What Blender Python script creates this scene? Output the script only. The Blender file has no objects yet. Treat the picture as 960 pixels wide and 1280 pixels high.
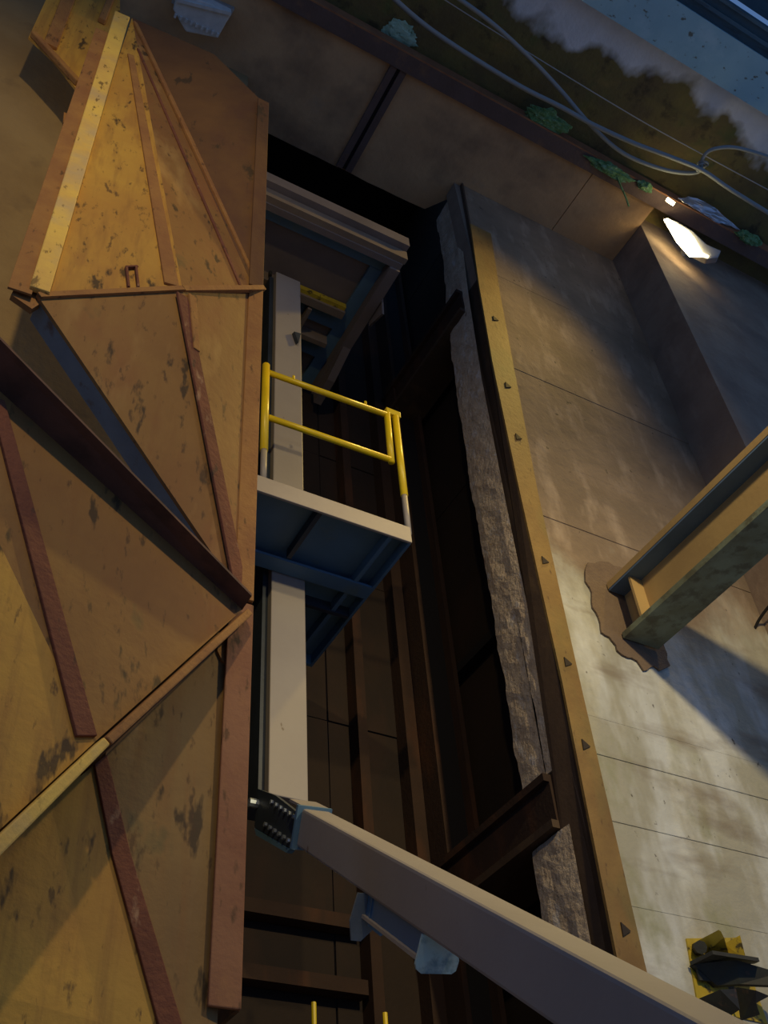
import bpy, bmesh, math, random
from mathutils import Vector, Matrix, noise
random.seed(7)
sc = bpy.context.scene
col = sc.collection
V = Vector

# ---------------------------------------------------------------- camera
# world: X runs along the lit concrete wall (to the right), Y into the gate
# recess, Z up; the floor is at z = 0, the eye at 1.6 m.
F_PX = 1289.0
R = [[0.87164438, 0.30349274, 0.38487429],
     [-0.48572082, 0.64004824, 0.59532641],
     [-0.06566087, -0.70585438, 0.7053072]]
EYE = V((0, 0, 1.6))
cam_data = bpy.data.cameras.new('camera')
cam_data.sensor_fit = 'VERTICAL'
cam_data.sensor_height = 36.0
cam_data.lens = 36.0 * F_PX / 1280.0
cam_data.clip_end = 200
cam = bpy.data.objects.new('camera', cam_data)
col.objects.link(cam)
mr = Matrix(((R[0][0], -R[0][1], -R[0][2], EYE.x),
             (R[1][0], -R[1][1], -R[1][2], EYE.y),
             (R[2][0], -R[2][1], -R[2][2], EYE.z),
             (0, 0, 0, 1)))
cam.matrix_world = mr
sc.camera = cam

# ---------------------------------------------------------------- world, lamps, exposure
world = bpy.data.worlds.new('daylight')
sc.world = world
world.use_nodes = True
bg = world.node_tree.nodes['Background']
bg.inputs['Color'].default_value = (0.20, 0.40, 0.88, 1)
bg.inputs['Strength'].default_value = 0.36
vs = sc.view_settings
vs.view_transform = 'Standard'
vs.look = 'None'
vs.gamma = 1.0
vs.exposure = 0.0
vs.use_curve_mapping = False


def spot(name, loc, target, power, color, angle, blend, radius):
    d = bpy.data.lights.new(name, 'SPOT')
    d.energy = power
    d.color = color
    d.spot_size = math.radians(angle)
    d.spot_blend = blend
    d.shadow_soft_size = radius
    o = bpy.data.objects.new(name, d)
    col.objects.link(o)
    o.location = loc
    o.rotation_euler = (V(target) - V(loc)).to_track_quat('-Z', 'Y').to_euler()
    return o


WORK_LAMP = V((3.35, -0.9, 6.75))
spot('work_lamp_light', WORK_LAMP, WORK_LAMP + V((.28, .8, -.52)), 640, (1.0, 0.79, 0.42), 104, 0.75, 0.09)
SIDE_LAMP = V((-0.5, -1.5, 7.5))
spot('side_lamp_light', SIDE_LAMP, (-0.8, 2.8, 6.6), 420, (1.0, 0.74, 0.34), 104, 0.7, 0.09)
FLOOD = V((6.02, 2.72, 11.6))
spot('flood_light_beam', FLOOD, (1.2, 0.4, 6.4), 900, (1.0, 0.68, 0.16), 118, 1.0, 0.12)


# ---------------------------------------------------------------- survey helpers: a sight line meets a real plane
def ray(px, py):
    a, b = px - 480.0, py - 640.0
    return V([R[i][0] * a + R[i][1] * b + R[i][2] * F_PX for i in range(3)])


def on(axis, px, py, val):
    d = ray(px, py)
    return EYE + d * ((val - EYE[axis]) / d[axis])


def onX(px, py, v): return on(0, px, py, v)
def onY(px, py, v): return on(1, px, py, v)
def onZ(px, py, v): return on(2, px, py, v)


def onP(px, py, p0, n):
    d = ray(px, py)
    return EYE + d * ((p0 - EYE).dot(n) / d.dot(n))


# ---------------------------------------------------------------- materials
def patina(name, main, alt, layers=(), scale=1.5, rough=0.8, metal=0.0, bump=0.15, bscale=30, stretch=(1, 1, 1)):
    """mottled base of two colours, then patches: (colour, scale xyz, low, high, amount)"""
    m = bpy.data.materials.new(name)
    m.use_nodes = True
    nt = m.node_tree
    N, L = nt.nodes, nt.links
    bsdf = N['Principled BSDF']
    bsdf.inputs['Roughness'].default_value = rough
    bsdf.inputs['Metallic'].default_value = metal
    geo = N.new('ShaderNodeNewGeometry')

    def nz(sc_xyz, detail=5, off=(0, 0, 0), rgh=0.6):
        mp = N.new('ShaderNodeMapping')
        mp.inputs['Scale'].default_value = sc_xyz
        mp.inputs['Location'].default_value = off
        L.new(geo.outputs['Position'], mp.inputs['Vector'])
        n = N.new('ShaderNodeTexNoise')
        n.inputs['Scale'].default_value = 1.0
        n.inputs['Detail'].default_value = detail
        n.inputs['Roughness'].default_value = rgh
        L.new(mp.outputs['Vector'], n.inputs['Vector'])
        return n.outputs['Fac']

    def mix(fac, a, b):
        x = N.new('ShaderNodeMix')
        x.data_type = 'RGBA'
        if isinstance(fac, float): x.inputs[0].default_value = fac
        else: L.new(fac, x.inputs[0])
        for i, c in ((6, a), (7, b)):
            if isinstance(c, tuple): x.inputs[i].default_value = c + (1,)
            else: L.new(c, x.inputs[i])
        return x.outputs[2]

    def rng(v, lo, hi, amt=1.0):
        r = N.new('ShaderNodeMapRange')
        r.inputs['From Min'].default_value = lo
        r.inputs['From Max'].default_value = hi
        r.inputs['To Max'].default_value = amt
        L.new(v, r.inputs['Value'])
        return r.outputs['Result']
    s = tuple(scale * k for k in stretch)
    c = mix(rng(nz(s), 0.36, 0.64), main, alt)
    for i, ly in enumerate(layers):
        cl, ss, lo, hi, amt = ly[:5]
        msk = rng(nz(ss, 4, (i * 7.3 + 1, i * 3.1, i * 5.7)), lo, hi, amt)
        if len(ly) > 5:          # a stain that ends at a ragged height
            sp = N.new('ShaderNodeSeparateXYZ')
            L.new(geo.outputs['Position'], sp.inputs[0])
            rag = N.new('ShaderNodeMath')
            rag.operation = 'MULTIPLY_ADD'
            L.new(nz((1.3, 1.3, 0.9), 5, (3, 1, 2)), rag.inputs[0])
            rag.inputs[1].default_value = 3.0
            L.new(sp.outputs['Z'], rag.inputs[2])
            lim = rng(rag.outputs[0], ly[5] + 1.5, ly[5] + 0.7)
            mm = N.new('ShaderNodeMath')
            mm.operation = 'MULTIPLY'
            L.new(msk, mm.inputs[0])
            L.new(lim, mm.inputs[1])
            msk = mm.outputs[0]
        c = mix(msk, c, cl)
    L.new(c, bsdf.inputs['Base Color'])
    if bump:
        b = N.new('ShaderNodeBump')
        b.inputs['Strength'].default_value = bump
        b.inputs['Distance'].default_value = 0.02
        L.new(nz((bscale,) * 3, 6), b.inputs['Height'])
        L.new(b.outputs['Normal'], bsdf.inputs['Normal'])
    m['nodes_helper'] = 1
    return m


def flat(name, c, rough=0.5, metal=0.0, emit=0.0):
    m = bpy.data.materials.new(name)
    m.use_nodes = True
    b = m.node_tree.nodes['Principled BSDF']
    b.inputs['Base Color'].default_value = c + (1,)
    b.inputs['Roughness'].default_value = rough
    b.inputs['Metallic'].default_value = metal
    if emit:
        b.inputs['Emission Color'].default_value = c + (1,)
        b.inputs['Emission Strength'].default_value = emit
    return m


DARKSPOT = ((0.05, 0.03, 0.012), (9, 9, 3.4), 0.61, 0.67, 0.9)
FLECK = ((0.08, 0.04, 0.015), (24, 24, 8), 0.61, 0.69, 0.75)
GRAIN = ((0.24, 0.11, 0.03), (16, 16, 1.1), 0.48, 0.70, 0.55)
M = {}
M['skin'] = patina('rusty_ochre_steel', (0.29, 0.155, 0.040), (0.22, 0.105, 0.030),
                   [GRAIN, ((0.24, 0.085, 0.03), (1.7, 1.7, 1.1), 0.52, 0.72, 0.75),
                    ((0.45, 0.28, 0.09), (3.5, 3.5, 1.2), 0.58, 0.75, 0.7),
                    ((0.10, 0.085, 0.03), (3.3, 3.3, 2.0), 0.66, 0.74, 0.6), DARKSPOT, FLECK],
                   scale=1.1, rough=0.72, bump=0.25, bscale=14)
M['skin_lit'] = patina('lit_ochre_steel', (0.56, 0.33, 0.052), (0.45, 0.235, 0.042),
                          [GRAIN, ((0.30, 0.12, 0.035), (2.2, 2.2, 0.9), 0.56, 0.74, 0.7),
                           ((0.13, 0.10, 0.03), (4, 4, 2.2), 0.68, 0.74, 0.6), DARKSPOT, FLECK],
                          scale=1.3, rough=0.7, bump=0.25, bscale=14)  # gate skin with lamplight painted in, for the brighter facets
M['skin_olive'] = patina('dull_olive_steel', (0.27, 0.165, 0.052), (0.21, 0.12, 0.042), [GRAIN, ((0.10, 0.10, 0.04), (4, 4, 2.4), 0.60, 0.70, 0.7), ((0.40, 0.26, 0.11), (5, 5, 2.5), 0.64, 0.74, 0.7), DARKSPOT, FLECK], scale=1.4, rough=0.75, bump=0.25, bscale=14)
M['skin_shaded'] = patina('shaded_rusty_steel', (0.10, 0.047, 0.018), (0.15, 0.072, 0.022),
                         [((0.09, 0.035, 0.02), (2.5, 2.5, 1.2), 0.5, 0.7, 0.8), DARKSPOT], rough=0.8, bump=0.2, bscale=14)  # rusty gate skin with shade painted into the colour
M['rib_red'] = patina('red_oxide_rib', (0.19, 0.065, 0.034), (0.14, 0.046, 0.025),
                      [((0.40, 0.25, 0.14), (14, 14, 6), 0.62, 0.72, 0.7), ((0.05, 0.03, 0.02), (10, 10, 4), 0.64, 0.7, 0.9)],
                      scale=5, rough=0.85, bump=0.4, bscale=40)
M['strip_pink'] = patina('pinkish_rust_strip', (0.28, 0.13, 0.065), (0.22, 0.09, 0.045), [((0.42, 0.22, 0.07), (3, 3, 1.5), 0.5, 0.7, 0.7), DARKSPOT, FLECK], scale=3, rough=0.8, bump=0.2)
M['rib_ochre'] = patina('ochre_rib', (0.35, 0.175, 0.048), (0.26, 0.115, 0.038), [FLECK], scale=4, rough=0.8, bump=0.3)
M['flange_lit'] = patina('lit_ochre_flange', (0.80, 0.55, 0.11), (0.66, 0.42, 0.11),
                            [((0.45, 0.36, 0.24), (3, 3, 3), 0.5, 0.7, 0.6), FLECK], scale=3, rough=0.7, bump=0.2)  # lamplight painted into the flange colour
M['flange_dark'] = patina('purple_brown_flange', (0.10, 0.055, 0.045), (0.14, 0.07, 0.05),
                          [((0.05, 0.03, 0.025), (5, 5, 5), 0.5, 0.65, 0.7)], scale=3, rough=0.8)
M['flange_blue'] = patina('blue_grey_flange', (0.20, 0.25, 0.28), (0.15, 0.19, 0.22),
                          [((0.12, 0.07, 0.04), (7, 7, 7), 0.6, 0.7, 0.8)], scale=3, rough=0.7)
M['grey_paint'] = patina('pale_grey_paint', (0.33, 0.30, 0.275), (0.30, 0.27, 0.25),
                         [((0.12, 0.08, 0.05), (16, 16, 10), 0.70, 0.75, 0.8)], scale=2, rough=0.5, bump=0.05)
M['grey_shaded'] = patina('shaded_grey_paint', (0.20, 0.165, 0.15), (0.16, 0.13, 0.115), [], scale=2, rough=0.6, bump=0.05)  # grey paint darkened to give the shade under the soffit
M['beige_shaded'] = patina('shaded_beige_paint', (0.24, 0.185, 0.13), (0.19, 0.14, 0.10), [], scale=3, rough=0.6, bump=0.05)  # beige paint darkened for the same shade
M['beige_paint'] = patina('beige_grey_paint', (0.42, 0.37, 0.31), (0.38, 0.33, 0.28), [], scale=3, rough=0.5, bump=0.05)
M['blue_paint'] = patina('steel_blue_paint', (0.11, 0.22, 0.34), (0.09, 0.185, 0.29),
                         [((0.16, 0.22, 0.18), (4, 4, 4), 0.6, 0.75, 0.6)], scale=3, rough=0.5, bump=0.05)
M['dark_blue'] = patina('dark_blue_steel', (0.035, 0.05, 0.075), (0.025, 0.035, 0.05), [], scale=4, rough=0.5, bump=0.05)
M['bolt'] = flat('galvanised_bolt', (0.45, 0.52, 0.60), 0.35, 0.6)
M['pale_plate'] = patina('pale_blue_plate', (0.42, 0.66, 0.70), (0.52, 0.64, 0.60),
                         [((0.15, 0.28, 0.34), (14, 14, 14), 0.5, 0.62, 0.8)], scale=9, rough=0.5, bump=0.05)
M['yellow'] = patina('safety_yellow', (0.90, 0.66, 0.01), (0.82, 0.58, 0.01), [], scale=6, rough=0.35, bump=0.0)
M['concrete'] = patina('stained_concrete', (0.28, 0.205, 0.135), (0.20, 0.145, 0.095),
                       [((0.44, 0.34, 0.24), (4.5, 4.5, 1.6), 0.52, 0.70, 0.7),
                        ((0.46, 0.46, 0.36), (1.1, 1.1, 1.1), 0.10, 0.30, 0.75, 6.7),
                        ((0.66, 0.68, 0.64), (2.0, 2.0, 0.8), 0.47, 0.60, 0.85, 6.4),
                        ((0.30, 0.30, 0.16), (2.7, 2.7, 1.7), 0.54, 0.68, 0.7, 5.6),
                        ((0.20, 0.15, 0.10), (0.9, 0.9, 2.8), 0.54, 0.68, 0.6),
                        ((0.07, 0.055, 0.04), (13, 13, 10), 0.68, 0.73, 0.85)],
                       scale=2.0, rough=0.9, bump=0.6, bscale=9)
M['wall_ochre'] = patina('ochre_stained_wall', (0.30, 0.21, 0.095), (0.24, 0.16, 0.07), [((0.14, 0.09, 0.05), (2, 2, 2), 0.58, 0.72, 0.6)], scale=1.5, rough=0.9, bump=0.3, bscale=11)
M['concrete_high'] = patina('brown_stained_concrete', (0.30, 0.225, 0.16), (0.24, 0.17, 0.12),
                            [((0.40, 0.31, 0.22), (2.6, 2.6, 1.0), 0.56, 0.70, 0.6),
                             ((0.16, 0.11, 0.08), (1.2, 1.2, 2.4), 0.50, 0.68, 0.6)],
                            scale=2.2, rough=0.9, bump=0.4, bscale=11)
M['rough_concrete'] = patina('broken_concrete', (0.62, 0.50, 0.36), (0.48, 0.37, 0.26),
                             [((0.62, 0.56, 0.50), (12, 12, 7), 0.58, 0.66, 0.9),
                              ((0.20, 0.10, 0.06), (8, 8, 4), 0.64, 0.72, 0.7)],
                             scale=8, rough=0.95, bump=1.0, bscale=24)
M['mortar'] = patina('brown_mortar', (0.20, 0.14, 0.09), (0.16, 0.11, 0.075), [], scale=5, rough=0.95, bump=0.6, bscale=40)
M['soffit'] = patina('brown_soffit', (0.54, 0.34, 0.17), (0.45, 0.28, 0.14),
                     [((0.13, 0.085, 0.055), (1.3, 1.3, 1.3), 0.5, 0.7, 0.6),
                      ((0.33, 0.26, 0.18), (2.5, 2.5, 2.5), 0.6, 0.75, 0.5)], scale=2, rough=0.9, bump=0.3, bscale=18)
M['edge_steel'] = patina('rusty_edge_steel', (0.13, 0.085, 0.07), (0.11, 0.07, 0.055),
                         [((0.22, 0.12, 0.06), (5, 5, 5), 0.58, 0.72, 0.7)], scale=4, rough=0.8, bump=0.3)
M['edge_rust'] = patina('orange_rust_steel', (0.34, 0.15, 0.06), (0.25, 0.10, 0.045), [], scale=6, rough=0.8, bump=0.3)
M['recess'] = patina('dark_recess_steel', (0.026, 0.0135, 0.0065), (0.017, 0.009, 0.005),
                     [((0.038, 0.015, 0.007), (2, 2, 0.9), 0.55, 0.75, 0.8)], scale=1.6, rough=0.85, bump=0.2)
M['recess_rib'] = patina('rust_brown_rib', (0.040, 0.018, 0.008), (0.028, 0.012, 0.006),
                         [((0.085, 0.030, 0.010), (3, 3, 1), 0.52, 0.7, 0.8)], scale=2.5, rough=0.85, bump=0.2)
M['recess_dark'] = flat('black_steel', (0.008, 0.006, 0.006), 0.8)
M['guide_dark'] = patina('dark_brown_guide', (0.075, 0.045, 0.025), (0.055, 0.033, 0.02), [((0.13, 0.08, 0.035), (4, 4, 2), 0.55, 0.7, 0.6)], scale=3, rough=0.7)
M['guide_gold'] = patina('golden_ochre_guide', (0.27, 0.165, 0.045), (0.20, 0.115, 0.032),
                         [((0.17, 0.15, 0.045), (2, 2, 1), 0.5, 0.7, 0.7), FLECK], scale=3, rough=0.7, bump=0.2)
M['anchor'] = flat('blackened_lug', (0.03, 0.02, 0.012), 0.8)
M['beam_tan'] = patina('ochre_beam_paint', (0.46, 0.31, 0.12), (0.38, 0.25, 0.10),
                       [((0.10, 0.07, 0.04), (8, 8, 8), 0.72, 0.76, 0.8)], scale=2, rough=0.7, bump=0.1)
M['beam_green'] = patina('green_grey_beam_flange', (0.22, 0.26, 0.18), (0.16, 0.17, 0.10),
                         [((0.10, 0.09, 0.05), (9, 9, 9), 0.5, 0.62, 0.7)], scale=5, rough=0.8)
M['beam_shaded'] = patina('shaded_beam_underside', (0.10, 0.17, 0.28), (0.08, 0.14, 0.23), [], scale=4, rough=0.8)  # bluish shade of the unlit underside put into the colour
M['cable'] = flat('grey_cable_sheath', (0.24, 0.27, 0.28), 0.85)
M['wire'] = flat('thin_grey_wire', (0.40, 0.38, 0.34), 0.5)
M['moss'] = patina('green_moss', (0.16, 0.34, 0.16), (0.09, 0.20, 0.06), [((0.28, 0.42, 0.26), (20, 20, 20), 0.55, 0.65, 0.8)], scale=18, rough=1.0, bump=1.0, bscale=60)
M['lichen'] = patina('pale_green_crust', (0.42, 0.60, 0.46), (0.30, 0.48, 0.34), [((0.10, 0.16, 0.08), (18, 18, 18), 0.6, 0.7, 0.9)], scale=14, rough=1.0, bump=0.6)
M['teal'] = patina('teal_girder_paint', (0.34, 0.55, 0.60), (0.28, 0.48, 0.54),
                   [((0.44, 0.62, 0.66), (3, 3, 3), 0.55, 0.7, 0.6),
                    ((0.10, 0.08, 0.035), (10, 16, 16), 0.63, 0.69, 0.85),
                    ((0.05, 0.035, 0.02), (28, 28, 28), 0.72, 0.75, 0.9)], scale=2, rough=0.6, bump=0.15)
M['teal_dark'] = patina('dark_teal_paint', (0.075, 0.14, 0.17), (0.055, 0.10, 0.125), [((0.03, 0.03, 0.03), (2, 12, 12), 0.58, 0.7, 0.7)], scale=2, rough=0.6)
M['lamp_white'] = patina('frosted_white_plastic', (0.62, 0.64, 0.62), (0.52, 0.54, 0.53), [], scale=14, rough=0.5, bump=0.1)
M['lamp_grey'] = flat('grey_lamp_housing', (0.36, 0.36, 0.36), 0.5, 0.3)
M['foil'] = flat('crumpled_foil', (0.62, 0.64, 0.70), 0.35, 0.7)
M['glow'] = flat('lit_lamp_glass', (1.0, 0.80, 0.42), 0.4, 0.0, 22.0)
M['bracket_yellow'] = patina('worn_yellow_paint', (0.55, 0.40, 0.02), (0.42, 0.30, 0.02),
                             [((0.03, 0.025, 0.015), (11, 11, 11), 0.55, 0.62, 0.9)], scale=6, rough=0.6)
M['bracket_dark'] = patina('blackened_shaded_steel', (0.022, 0.02, 0.018), (0.03, 0.035, 0.025),
                           [((0.12, 0.06, 0.03), (9, 9, 9), 0.6, 0.7, 0.7)], scale=6, rough=0.7)  # blackened paint and shade combined in one dark colour
M['floor'] = patina('wet_concrete_floor', (0.42, 0.36, 0.29), (0.34, 0.29, 0.23), [], scale=2, rough=0.6, bump=0.3, bscale=10)


def moss_soffit_material():
    """dark mossy slab; white lime runs start at the girder side and creep along Y"""
    m = patina('mossy_slab', (0.13, 0.095, 0.038), (0.18, 0.14, 0.04),
               [((0.10, 0.12, 0.03), (3, 3, 3), 0.55, 0.7, 0.7), ((0.26, 0.17, 0.05), (1.5, 2.5, 2), 0.60, 0.74, 0.8),
                ((0.03, 0.02, 0.012), (4, 4, 4), 0.55, 0.68, 0.7)], scale=2.2, rough=0.95, bump=0.6, bscale=22)
    nt = m.node_tree
    N, L = nt.nodes, nt.links
    b = N['Principled BSDF']
    old = b.inputs['Base Color'].links[0].from_socket
    geo = N.new('ShaderNodeNewGeometry')
    sep = N.new('ShaderNodeSeparateXYZ')
    L.new(geo.outputs['Position'], sep.inputs[0])

    def nz(s, off, det):
        mp = N.new('ShaderNodeMapping')
        mp.inputs['Scale'].default_value = s
        mp.inputs['Location'].default_value = off
        L.new(geo.outputs['Position'], mp.inputs['Vector'])
        n = N.new('ShaderNodeTexNoise')
        n.inputs['Scale'].default_value = 1
        n.inputs['Detail'].default_value = det
        L.new(mp.outputs[0], n.inputs['Vector'])
        return n.outputs['Fac']
    run = nz((2.2, 1.5, 1), (2.2, 0, 0), 4)
    big = nz((0.8, 0.3, 1), (0.6, 4, 0), 2)

    def math_(op, a, bb):
        x = N.new('ShaderNodeMath')
        x.operation = op
        for i, v in ((0, a), (1, bb)):
            if isinstance(v, (int, float)): x.inputs[i].default_value = v
            else: L.new(v, x.inputs[i])
        return x.outputs[0]
    # lime spreads from the girder side (small Y) in ragged runs
    d = math_('ADD', math_('MULTIPLY', run, 1.5), math_('MULTIPLY', big, 1.0))
    d = math_('SUBTRACT', d, math_('MULTIPLY', math_('SUBTRACT', sep.outputs['Y'], 1.86), 1.5))
    d = math_('SUBTRACT', d, 0.66)
    r = N.new('ShaderNodeMapRange')
    r.inputs['From Min'].default_value = -0.02
    r.inputs['From Max'].default_value = 0.22
    r.inputs['To Max'].default_value = 0.92
    L.new(d, r.inputs['Value'])
    white = N.new('ShaderNodeMix')
    white.data_type = 'RGBA'
    L.new(nz((6, 3, 3), (0, 0, 0), 4), white.inputs[0])
    white.inputs[6].default_value = (0.56, 0.56, 0.54, 1)
    white.inputs[7].default_value = (0.86, 0.86, 0.85, 1)
    x = N.new('ShaderNodeMix')
    x.data_type = 'RGBA'
    L.new(r.outputs[0], x.inputs[0])
    L.new(old, x.inputs[6])
    L.new(white.outputs[2], x.inputs[7])
    L.new(x.outputs[2], b.inputs['Base Color'])
    return m


M['moss_slab'] = moss_soffit_material()


# ---------------------------------------------------------------- mesh builders
class MB:
    def __init__(s): s.v, s.f = [], []

    def add(s, vs, fs):
        o = len(s.v)
        s.v += [V(p) for p in vs]
        s.f += [[i + o for i in f] for f in fs]
        return s

    def prism(s, pts, off):
        off = V(off)
        n = len(pts)
        a = [V(p) for p in pts]
        b = [p + off for p in a]
        fs = [list(range(n)), list(range(2 * n - 1, n - 1, -1))]
        fs += [[i, i + n, (i + 1) % n + n, (i + 1) % n] for i in range(n)]
        return s.add(a + b, fs)

    def box(s, x0, x1, y0, y1, z0, z1):
        return s.prism([(x0, y0, z0), (x1, y0, z0), (x1, y1, z0), (x0, y1, z0)], (0, 0, z1 - z0))

    def bar(s, p, q, w, h, up=(0, 0, 1)):
        p, q, up = V(p), V(q), V(up)
        d = (q - p).normalized()
        sd = d.cross(up).normalized()
        u = sd.cross(d)
        pts = [p + sd * w / 2 * i + u * h / 2 * j for i, j in ((1, 1), (-1, 1), (-1, -1), (1, -1))]
        return s.prism(pts, q - p)

    def tube(s, path, r, seg=8, cap=True):
        path = [V(p) for p in path]
        rings = []
        up = V((0.13, 0.21, 0.97))
        for i, p in enumerate(path):
            t = (path[min(i + 1, len(path) - 1)] - path[max(i - 1, 0)]).normalized()
            a = t.cross(up)
            if a.length < 1e-3: a = t.cross(V((1, 0, 0)))
            a.normalize()
            b = t.cross(a)
            rr = r[i] if isinstance(r, (list, tuple)) else r
            rings.append([p + (a * math.cos(k * 2 * math.pi / seg) + b * math.sin(k * 2 * math.pi / seg)) * rr for k in range(seg)])
        vs = [p for ring in rings for p in ring]
        fs = []
        for i in range(len(rings) - 1):
            for k in range(seg):
                k2 = (k + 1) % seg
                fs.append([i * seg + k, i * seg + k2, (i + 1) * seg + k2, (i + 1) * seg + k])
        if cap:
            fs.append(list(range(seg))[::-1])
            fs.append([(len(rings) - 1) * seg + k for k in range(seg)])
        return s.add(vs, fs)

    def build(s, name, mat, parent=None, bev=0.0, smooth=False):
        me = bpy.data.meshes.new(name)
        o = bpy.data.objects.new(name, me)
        col.objects.link(o)
        if parent is not None:
            base = world_loc(parent)
            o.parent = parent
        else:
            lo = V([min(p[i] for p in s.v) for i in range(3)])
            hi = V([max(p[i] for p in s.v) for i in range(3)])
            base = V(((lo.x + hi.x) / 2, (lo.y + hi.y) / 2, lo.z))
            o.location = base
        me.from_pydata([tuple(p - base) for p in s.v], [], s.f)
        bm = bmesh.new()
        bm.from_mesh(me)
        bmesh.ops.recalc_face_normals(bm, faces=bm.faces)
        bm.to_mesh(me)
        bm.free()
        me.materials.append(mat)
        if smooth:
            for p in me.polygons: p.use_smooth = True
        if bev:
            b = o.modifiers.new('bevel', 'BEVEL')
            b.width = bev
            b.segments = 2
            b.limit_method = 'ANGLE'
        return o


def world_loc(o):
    l = V(o.location)
    while o.parent:
        o = o.parent
        l = l + V(o.location)
    return l


def tag(o, label=None, cat=None, group=None, kind=None):
    if label: o['label'] = label
    if cat: o['category'] = cat
    if group: o['group'] = group
    if kind: o['kind'] = kind
    return o


def thing(name, loc, label, cat, group=None):
    o = bpy.data.objects.new(name, None)
    col.objects.link(o)
    o.location = loc
    return tag(o, label, cat, group)


def struct(name, mb, mat, parent=None, **k):
    o = mb.build(name, mat, parent, **k)
    if parent is None: o['kind'] = 'structure'
    return o


def empty_struct(name, loc):
    o = bpy.data.objects.new(name, None)
    col.objects.link(o)
    o.location = loc
    o['kind'] = 'structure'
    return o


# ================================================================ SETTING
ZC = 12.0          # underside of the brown soffit
YW = 4.0           # the lit wall
XR = 3.97          # return face of the recess
XC = 6.08          # corner at the right
struct('floor', MB().box(-9, 9, -6, 6.6, -0.2, 0), M['floor'])

# lit wall on the right: cast concrete lifts with recessed joints
wr = empty_struct('wall_right', (5.0, YW, 0))
zs = [0, 1.1, 2.2, 3.22, 3.92, 4.42, 4.86, 5.14, 6.9, 7.62, 8.75, 10.3, ZC]
for i in range(len(zs) - 1):
    z0, z1 = zs[i], zs[i + 1]
    mt = M['concrete']
    dy = random.uniform(-0.004, 0.004)
    xl0, xl1 = 3.70 + z0 * 0.022, 3.70 + z1 * 0.022
    mb = MB().prism([(xl0 + .02, YW + dy, z0 + .0015), (XC, YW + dy, z0 + .0015), (XC, YW + dy, z1 - .0015), (xl1 + .02, YW + dy, z1 - .0015)], (0, .12 - dy, 0))
    mb.build('concrete_lift', mt, wr, bev=0.003)
MB().box(3.9, XC, YW + 0.02, YW + 0.19, 0, ZC).build('backing', M['concrete_high'], wr)
# return face at the right and the wall that stands in front of it
struct('wall_corner', MB().box(XC, XC + 0.3, 3.48, YW + 0.2, 0, ZC + 0.3), M['concrete_high'])
struct('wall_side', MB().box(XC + 0.3, 9.2, 3.48, 3.8, 0, ZC + 0.3), M['concrete_high'])
# left wall behind the gate
struct('wall_left', MB().box(-9, 1.46, YW, YW + 0.3, 0, ZC), M['wall_ochre'])
# broken concrete edge on the recess side of the lit wall
jag = []
zz = [4.9 + 0.16 * i for i in range(45)]
re_ = empty_struct('wall_return', (XR, 4.2, 0))


PROFILE = [(0.0, 3.66), (3.6, 3.70), (5.3, 3.755), (7.1, 3.765), (8.6, 3.79), (9.9, 3.85), (11.05, 3.93), (12.5, 3.98)]


def xface(z):
    for (a, b), (c, d) in zip(PROFILE[:-1], PROFILE[1:]):
        if a <= z <= c: return b + (d - b) * (z - a) / (c - a) - 0.014


def jagged(z0, z1, ya, yb_lo, yb_hi, n, parent):
    mb = MB()
    k = max(2, int((z1 - z0) / 0.06))
    top = []
    for i in range(k + 1):
        z = z0 + (z1 - z0) * i / k
        t = (z - 3.4) / 8.6
        yb = yb_lo + (yb_hi - yb_lo) * t + 0.028 * noise.noise(V((z * 3.1, n, 0))) + 0.018 * noise.noise(V((z * 11, n, 4)))
        row = []
        for j in range(6):
            y = ya + (yb - ya) * j / 5
            x = xface(z) + (0.012 * noise.noise(V((y * 14, z * 9, n))) if 0 < j < 5 else 0.006)
            row.append(V((x, y, z)))
        row.append(V((4.15, yb - 0.01, z)))
        top.append(row)
    vs = [p for r in top for p in r]
    fs = []
    for i in range(k):
        for j in range(6):
            a = i * 7 + j
            fs.append([a, a + 1, a + 8, a + 7])
    fs.append(list(range(7)))
    fs.append([k * 7 + j for j in range(7)][::-1])
    mb.add(vs, fs)
    return mb.build('broken_concrete_edge', M['rough_concrete'], parent)


jagged(4.80, ZC - .01, 4.12, 4.50, 4.48, 1.3, re_)
jagged(0.0, 4.42, 4.12, 4.50, 4.50, 5.3, re_)
MB().box(XR + 0.03, XR + 0.2, 4.19, 4.46, 0, ZC).build('backing', M['concrete_high'], re_)

# recess: dark steel plating
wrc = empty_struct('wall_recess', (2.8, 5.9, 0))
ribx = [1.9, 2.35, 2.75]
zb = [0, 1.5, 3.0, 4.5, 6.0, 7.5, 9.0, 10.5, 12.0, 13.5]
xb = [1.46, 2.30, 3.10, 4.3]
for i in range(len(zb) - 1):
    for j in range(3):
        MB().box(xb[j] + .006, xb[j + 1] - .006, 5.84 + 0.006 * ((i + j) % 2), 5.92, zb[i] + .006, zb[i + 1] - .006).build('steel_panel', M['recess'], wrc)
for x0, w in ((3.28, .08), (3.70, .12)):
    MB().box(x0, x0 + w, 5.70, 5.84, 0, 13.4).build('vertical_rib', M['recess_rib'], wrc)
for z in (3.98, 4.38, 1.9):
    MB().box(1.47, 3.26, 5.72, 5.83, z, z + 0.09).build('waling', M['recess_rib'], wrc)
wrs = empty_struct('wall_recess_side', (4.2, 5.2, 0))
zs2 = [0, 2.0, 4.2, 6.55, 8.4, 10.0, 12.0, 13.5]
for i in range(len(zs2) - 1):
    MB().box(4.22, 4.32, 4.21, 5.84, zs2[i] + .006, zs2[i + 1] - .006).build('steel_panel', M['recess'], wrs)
MB().box(4.12, 4.22, 4.72, 5.70, 6.52, 6.60).build('ledge', M['recess_dark'], wrs)
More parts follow.
